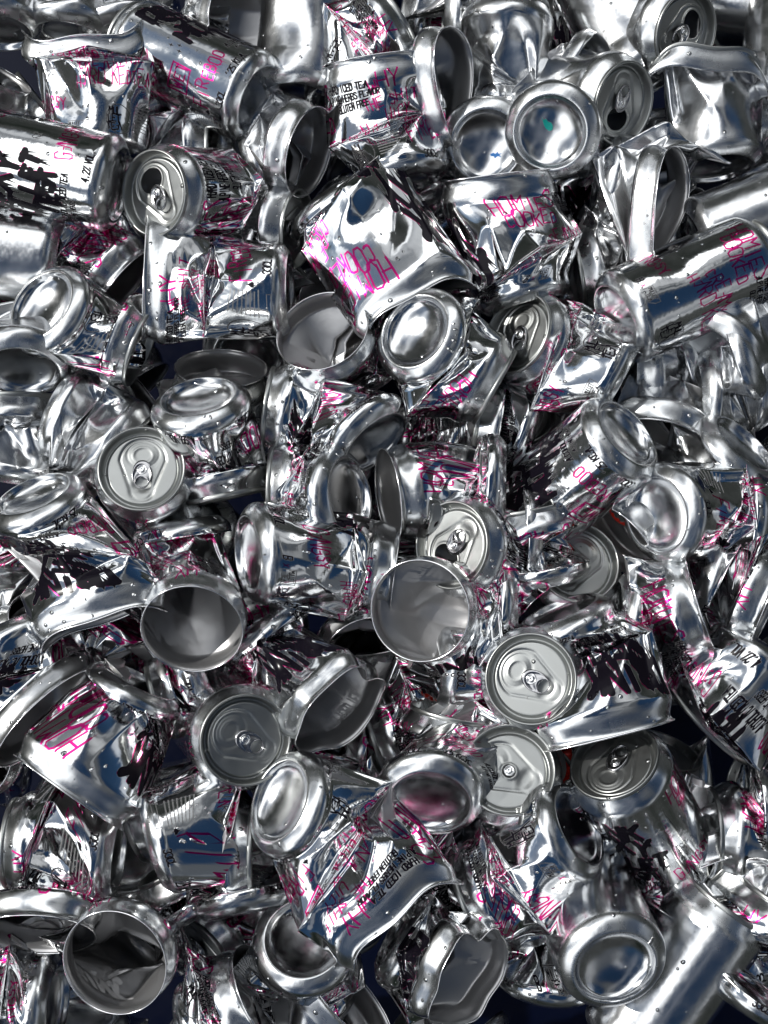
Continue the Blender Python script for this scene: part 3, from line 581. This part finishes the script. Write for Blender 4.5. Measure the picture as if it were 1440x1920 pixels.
        for (px, py, pz, pr) in s['pokes']:             # a shallow dent pressed in from the viewer's side
            c_ = mm(px, py, pz); lat = np.hypot(G[..., 0]-c_[0], G[..., 1]-c_[1]); front = G[..., 2] > G.mean((0, 1))[2]-4
            dz = np.where(front, pr*(.3 if s['wh'] else .45)*np.exp(-(lat/(pr*1.3))**2), 0)*np.clip(np.minimum(V, 1-V)*6, 0, 1)[:, None]
            G[2:-2, :, 2] -= dz[2:-2]
        P[:, :, n] = G.reshape(-1, 3)
    return P
GU, GV = 128, 61
P = start_grid(GU, GV)
# ------------------------------------------------------------------ building the parts
def mesh_grid(name, rows, uvs=None, closed=True, mat=None, cap=False, flip=False):
    """rows: (Nr, Nc, 3) mm, in scene space; each row closed round"""
    Nr, Nc, _ = rows.shape
    V = rows.reshape(-1, 3)*0.001
    j, i = np.meshgrid(np.arange(Nr-1), np.arange(Nc), indexing='ij')
    i2 = (i+1) % Nc
    F = np.stack([j*Nc+i, j*Nc+i2, (j+1)*Nc+i2, (j+1)*Nc+i], -1).reshape(-1, 4)
    if flip: F = F[:, ::-1]
    me = bpy.data.meshes.new(name)
    me.vertices.add(len(V)); me.vertices.foreach_set('co', V.ravel().astype(np.float32))
    me.loops.add(F.size); me.loops.foreach_set('vertex_index', F.ravel().astype(np.int32))
    me.polygons.add(len(F)); me.polygons.foreach_set('loop_start', np.arange(0, F.size, 4, dtype=np.int32))
    me.polygons.foreach_set('use_smooth', np.ones(len(F), bool))
    if uvs is not None:
        u0, vv = uvs     # u offset, v per row
        ui = u0+np.stack([i, i+1, i+1, i], -1)/Nc; vi = vv[np.stack([j, j, j+1, j+1], -1)]
        uvl = me.uv_layers.new(name='UVMap'); uvd = np.stack([ui, vi], -1).reshape(-1, 4, 2)
        if flip: uvd = uvd[:, ::-1]
        uvl.data.foreach_set('uv', uvd.ravel().astype(np.float32))
    me.update(calc_edges=True); me.validate()
    if mat: me.materials.append(mat)
    return me
def link(name, me, parent=None, loc=None):
    o = bpy.data.objects.new(name, me); COL.objects.link(o)
    if loc is not None: o.location = loc
    if parent is not None: o.parent = parent
    return o
def shift(me, off):
    n = len(me.vertices); a = np.empty(n*3, np.float32); me.vertices.foreach_get('co', a)
    a = a.reshape(-1, 3)-np.asarray(off, np.float32); me.vertices.foreach_set('co', a.ravel()); me.update()
BOT = [(33, 9), (32.85, 7.6), (32.2, 5.8), (30.8, 3.9), (28.9, 2.3), (27.0, 1.0), (25.8, .25), (25.0, 0), (24.2, .25)]
DOME = [(24.2, .25), (23.7, 1.1), (23.3, 2.6), (22.6, 4.2), (21.0, 5.7), (18.5, 7.3), (15, 8.7), (11, 9.8), (7, 10.5), (3.5, 10.9), (.05, 11)]
NECK = [(33, 102), (32.9, 103.5), (32.4, 105.2), (31.4, 107.0), (30.2, 108.8), (29.1, 110.4), (28.2, 111.8), (27.6, 113)]
SEAM = [(27.6, 113), (28.1, 113.15), (28.35, 113.8), (28.4, 115.2), (28.1, 115.9), (27.5, 116.15), (26.9, 115.9), (26.5, 115.0), (26.0, 112.5), (25.4, 110.4), (24.8, 109.4), (24.1, 109.2), (23.4, 109.6), (23.0, 110.6), (22.6, 111.3), (22.0, 111.5)]
MOUTH = [(33, 102), (32.9, 103.6), (32.5, 105.4), (31.8, 107.3), (31.0, 109.4), (30.4, 111.5), (30.2, 113.2), (30.5, 114.6), (31.1, 115.4)]
RIMB = [(31.1, 115.4), (31.5, 115.7), (31.8, 116.1), (31.7, 116.55), (31.3, 116.65), (30.95, 116.4), (30.9, 115.95), (31.1, 115.4)]
def lid_height(x, y):
    """relief of a lid panel, mm; the pour hole is towards -y"""
    h = np.zeros_like(x)
    cy0, r0, cy1, r1 = -6.0, 14.8, 13.5, 7.2        # tapered outline bead
    L_ = cy1-cy0; t = np.clip((y-cy0)/L_, 0, 1); rr = r0+(r1-r0)*t
    d = np.hypot(x, y-(cy0+t*L_))-rr
    h += -0.7*np.exp(-((d)/0.7)**2) - 0.45/(1+np.exp(d*2.2))
    # pour-panel score line and its inner bead
    e = np.hypot(x/10.4, (y+10.2)/8.6)
    h += -0.3*np.exp(-((e-1)*9/0.8)**2)+0.35*np.exp(-((e-.62)*9/1.0)**2)
    h += 0.7*np.exp(-((np.hypot(x, y)-4.6)/0.7)**2)
    # finger well under the tab ring
    h += -0.9*np.exp(-(np.hypot(x/6.5, (y-11)/4.2))**4)
    return h
def end_map(s, which):
    c, a, e1, e2 = end_pose(s, 1.0, which)
    def f(th, r, h):       # th array, r, h scalars (mm from the can's bottom)
        if which == 1: x1, x2 = ring2d(th, s['sq'], s['tear'], s['rag'], s['seed'])
        else: x1, x2 = ring2d(th, s['asq'], 0, 0, 0)
        ax = (h-(H1 if which == 1 else H0))*np.ones(len(th))
        if which == 1:
            ax = ax-s['saddle']*np.cos(2*th)*x2**2
            if s['rag']: ax = ax+s['rag']*0.45*(np.sin(3*th+s['seed'])+.25*np.sin(9*th))*((h-H1)/14)
        return c[None]+r*(x1[:, None]*e1+x2[:, None]*e2)+np.outer(ax, a)
    def g(X, Y, h):        # flat lid coordinates
        x1s = s['sq'] if which == 1 else 1.0
        return c[None]+np.outer(X, e1*x1s)+np.outer(Y, e2)+np.outer(h-H1, a)
    return f, g, a, e1, e2
LIDROT = {}
def lid_meshes(s, opened, rot):
    f, g, a, e1, e2 = end_map(s, 1)
    th = np.arange(96)/96*2*np.pi
    cr, sr = math.cos(rot), math.sin(rot)
    def place(x, y, h): return g(x*cr-y*sr, x*sr+y*cr, 111.5+h)
    rows = [f(th, r, h) for r, h in SEAM]
    # panel: from the seam circle to the pour hole edge or its centre
    ox, oy = 22.0*np.cos(th), 22.0*np.sin(th)           # in lid coordinates after rotation
    ix0, iy0 = (ox*cr+oy*sr), (-ox*sr+oy*cr)            # lid-local
    hx, hy = 0.0, -10.5
    hr = (9.8, 7.8) if opened else (0.02, 0.02)
    ph = np.arctan2(iy0-hy, ix0-hx); hxx = hx+hr[0]*np.cos(ph); hyy = hy+hr[1]*np.sin(ph)
    K = 34
    for k in range(1, K+1):
        q = k/K; x = ix0*(1-q)+hxx*q; y = iy0*(1-q)+hyy*q
        fade = min(1, k/3)
        rows.append(place(x, y, lid_height(x, y)*fade))
    if opened: rows.append(place(hxx, hyy, -0.9*np.ones(96)))
    lid = mesh_grid('lid', np.array(rows), mat=M_LID)
    flap = None
    if opened:       # the pour panel pushed down into the can, hinged beside the rivet
        t2 = np.arange(40)/40*2*np.pi; fr = []
        for q in (1.0, .8, .6, .4, .2, .02):
            x = 9.0*q*np.cos(t2); y = -10.5+7.0*q*np.sin(t2); w = (-3.2-y)
            ang = 1.15; yy = -3.4-w*math.cos(ang); hh = -0.8-w*math.sin(ang)+.3*math.cos(q*9)
            fr.append(place(x, yy, hh))
        flap = mesh_grid('pour_flap', np.array(fr), mat=M_LID)
    return lid, flap, place
def tab_mesh(place, lift=0.0, ring_open=True):
    """pull tab: nose over the hole, finger ring the other side, rivet between"""
    t = np.arange(64)/64*2*np.pi
    hc = (0.0, 10.2)
    def outl(k=1.0):
        x = 7.6*np.sign(np.sin(t))*np.abs(np.sin(t))**.85; y = np.cos(t)
        y = np.where(y > 0, 3.0+12.2*np.abs(y)**.9, 3.0-10.5*np.abs(y)**.8); x = x*(1-.012*(np.abs(y-4)))
        return x*k, y
    ox, oy = outl()
    ca, sa = math.cos(lift), math.sin(lift)
    def pl(x, y, h):
        x, y, h = x*.86, y*.84, h*.8; yy = y*ca-h*sa; hh = y*sa+h*ca; return place(x, yy, hh+1.2)
    hole_r = (4.9, 3.5)
    ph = np.arctan2(oy-hc[1], ox-hc[0]); ix = hc[0]+hole_r[0]*np.cos(ph); iy = hc[1]+hole_r[1]*np.sin(ph)
    rows = []
    for q, h in ((.06, -.7), (0.0, -.2), (0.0, .5), (.10, 1.0), (.22, .95), (.3, .45), (.5, .35), (.72, .45), (.80, .85), (.92, .9), (1.0, .4), (1.0, -.4), (.94, -.7)):
        rows.append(pl(ox*(1-q)+ix*q, oy*(1-q)+iy*q, h*np.ones(64)))
    rows.append(rows[0]); return mesh_grid('pull_tab', np.array(rows), mat=M_TAB)
def rivet_mesh(place):
    t = np.arange(32)/32*2*np.pi
    rows = [place(r*np.cos(t), r*np.sin(t), h*np.ones(32)) for r, h in ((3.4, 1.5), (3.2, 1.9), (2.8, 2.0), (2.4, 1.7), (2.1, 1.6), (1.9, 2.3), (1.5, 2.6), (.8, 2.5), (.02, 2.4))]
    return mesh_grid('rivet', np.array(rows), mat=M_TAB)
def make_can(n, s):
    G = P[:, :, n].reshape(GV, GU, 3).astype(float)
    th = np.arange(GU)/GU*2*np.pi
    fA, _, aA, _, _ = end_map(s, 0); fB, gB, aB, _, _ = end_map(s, 1)
    lo = [fA(th, r, h) for r, h in BOT[:0:-1]]
    prof = NECK if s['top'] != 'm' else MOUTH
    up = [fB(th, r, h) for r, h in prof[1:]]
    rows = np.concatenate([np.array(lo), G, np.array(up)], 0)
    vv = np.concatenate([[h/116 for r, h in BOT[:0:-1]], np.linspace(H0, H1, GV)/116, [h/116 for r, h in prof[1:]]])
    org = s['pA']*0.001
    root = bpy.data.objects.new('drink_can' if s['kind'] == 'P' else 'silver_can', None); COL.objects.link(root)
    root.empty_display_size = 0.01; root.location = org
    root['label'] = s['label']; root['category'] = 'can'
    root['group'] = 'crushed printed drink cans' if s['kind'] == 'P' else 'unprinted silver cans'
    def part(name, me, par=root):
        shift(me, org); return link(name, me, par)
    part('body', mesh_grid('body', rows, uvs=(s['roll'], vv), mat=M_PRINT if s['kind'] == 'P' else M_PLAIN))
    part('base', mesh_grid('base', np.array([fA(th[::2], r, h) for r, h in DOME]), mat=M_BASE, flip=True))
    if s['top'] == 'm':
        part('rim', mesh_grid('rim', np.array([fB(th, r, h) for r, h in RIMB]), mat=M_RIM))
    else:
        rot = (n*2.4) % 6.28
        if s['hd'] is not None:
            _, _, _, e1_, e2_ = end_map(s, 1); D_ = nrm(s['hd'], 0); rot = math.atan2(float(D_@e1_), -float(D_@e2_))
        lid, flap, place = lid_meshes(s, s['top'] == 'o', rot)
        lo_ = part('lid', lid)
        if s['nB'][2] > 0.15:
            if not s['notab']: part('pull_tab', tab_mesh(place, s.get('lift', 0.0 if s['top'] == 'l' else 0.12)), lo_)
            part('rivet', rivet_mesh(place), lo_)
            if flap: part('pour_flap', flap, lo_)
    return root
ROOTS = [make_can(n, s) for n, s in enumerate(SPEC)]
# cans deep in the pile, seen only through the gaps: copies of the crushed ones turned another way
def filler():
    r = random.Random(5); src = [n for n, s in enumerate(SPEC) if not s['wh']]; used = set(); k = 0
    ctr = [(s['mid'][0], s['mid'][1]) for s in SPEC]
    for gy in range(10):
        for gx in range(8):
            x = -285+gx*80+r.uniform(-18, 18)+(gy % 2)*25; y = -345+gy*80+r.uniform(-16, 16)
            if x > 75 and y < -325: continue
            if abs(x) > 315 or abs(y) > 410: continue
            n = src[(k*17+5) % len(src)]; k += 1
            near = sorted(range(NC), key=lambda m: (ctr[m][0]-x)**2+(ctr[m][1]-y)**2)
            near = [m for m in near if m not in used][0]; used.add(near)
            so = ROOTS[n]; s = SPEC[n]
            q = Matrix.Rotation(r.uniform(0, 6.28), 4, 'Z') @ Matrix.Rotation(r.uniform(-.35, .35), 4, 'X')
            mid = Vector(s['mid'])*0.001-so.location
            c = so.copy(); COL.objects.link(c)
            tgt = Vector((x, y, -50-y*.19-r.uniform(0, 14)))*0.001
            c.rotation_euler = q.to_euler(); c.location = tgt-(q.to_3x3() @ mid)
            words = SPEC[near]['label'].replace(',', '').split()[:7]
            while words[-1] in ('a', 'the', 'with', 'of', 'its', 'and', 'on', 'by', 'to', 'in', 'at', 'under', 'below', 'whose', 'below', 'lower'): words.pop()
            c['label'] = 'dark half-hidden can deep beneath the '+' '.join(words)
            c['group'] = 'half-hidden cans deep in the pile'
            for ch in so.children:
                d = ch.copy(); COL.objects.link(d); d.parent = c
                for g in ch.children:
                    e = g.copy(); COL.objects.link(e); e.parent = d
filler()
# ------------------------------------------------------------------ small things lying among the cans
def round_part(name, rows, mat, par=None, loc=None, rot=None, n=None):
    me = mesh_grid(name, np.array(rows), mat=mat); o = link(name, me, par)
    if loc is not None: o.location = loc; o.rotation_euler = rot
    return o
def crown_cap(px, py, z, ang, tilt, label):
    """crown cap lying open side up: fluted red skirt, pale liner"""
    root = bpy.data.objects.new('bottle_cap', None); COL.objects.link(root); root.empty_display_size = .01
    root.location = mm(px, py, z)*0.001
    root.rotation_euler = Vector(nrm(ang, tilt)).to_track_quat('Z', 'Y').to_euler()
    root['label'] = label; root['category'] = 'bottle cap'; root['group'] = 'red bottle caps among the cans'
    t = np.arange(168)/168*2*np.pi
    def ring(r, h, fl=0.0): k = r*(1+fl*np.cos(21*t)); return np.stack([k*np.cos(t), k*np.sin(t), h*np.ones(168)], 1)
    rows = [ring(.05, 0), ring(9, 0), ring(12, .3), ring(13.2, 1.4), ring(13.9, 3.6, .015), ring(15.2, 6.4, .045), ring(15.6, 6.6, .045), ring(14.9, 6.2, .045), ring(13.5, 3.6, .015), ring(12.8, 1.8), ring(12.2, 1.0)]
    round_part('skirt', rows, M_RED, root)
    round_part('liner', [ring(12.5, 1.2), ring(11.6, 1.9), ring(10.9, 1.5), ring(9, 1.2), ring(.05, 1.2)], M_CAPIN, root)
crown_cap(1172, 958, 18, 60, .80, 'red fluted bottle cap with a pale liner at right, beside an oval can bottom')
crown_cap(832, 1296, 6, 100, .6, 'red bottle cap under the central open mouth, half hidden by a folded peak')
crown_cap(1040, 1428, 34, 20, .5, 'red bottle cap edge peeping out beside the matt grey lid')
# paint spots on two of the round bottoms
PAINT_FLIP = False
def paint_spot(label_part, name, mat, dx, dy, pts, label):
    n = [i for i, s in enumerate(SPEC) if label_part in s['label']][0]; s = SPEC[n]
    c, a, e1, e2 = end_pose(s, 1.0, 0)
    v = []; 
    ctr = None
    def at(x, y):
        # x right, y up in the picture, on the dome surface
        q = np.array([x, y, 0.0]); u1 = float(q@e1); u2 = float(q@e2); r = math.hypot(u1, u2)
        prof = sorted([(rr, h) for rr, h in DOME]); h = float(np.interp(r, [b[0] for b in prof], [b[1] for b in prof]))
        return c+e1*u1+e2*u2+a*(h-H0)-a*0.5
    fine = []
    for i in range(len(pts)):
        p_, q_ = np.array(pts[i]), np.array(pts[(i+1) % len(pts)])
        for k in range(4): fine.append(p_+(q_-p_)*k/4)
    fine = np.array(fine)[::-1]
    rows = [[at(dx+x*k, dy+y*k) for x, y in fine] for k in (1.0, .66, .33, .01)]
    me = mesh_grid(name, np.array(rows), mat=mat, flip=PAINT_FLIP); off = s['pA']*0.001
    shift(me, off); o = link(name, me, ROOTS[n]); o['label'] = label
paint_spot('teal paint spot', 'paint_spot', M_TEAL, -3.5, 3.5, [(-3.5, 5.5), (-2.4, 3.6), (-.8, 4.6), (.4, 2.6), (2.8, 1.8), (3.8, -.6), (3.0, -3.4), (.8, -4.2), (-1.4, -2.6), (-2.6, .2)], 'teal drop of paint')
paint_spot('small blue smudge', 'paint_smudge', M_BPAINT, 6.5, -8, [(-4.5, .6), (-2, 1.6), (-1, .8), (1, 2.4), (1.2, 1.0), (4, 1.4), (2, .2), (3.6, -1.4), (.6, -.8), (-1.4, -2.6), (-1.8, -1.0), (-4, -.8)], 'blue smudge of paint')
# ------------------------------------------------------------------ setting
floor = mesh_grid('bin_floor', np.array([[(-900, -900, -260), (900, -900, -260), (900, 900, -260), (-900, 900, -260)], [(-.1, -.1, -260), (.1, -.1, -260), (.1, .1, -260), (-.1, .1, -260)]], float), mat=M_BLUE)
fo = link('ground', floor); fo['kind'] = 'structure'
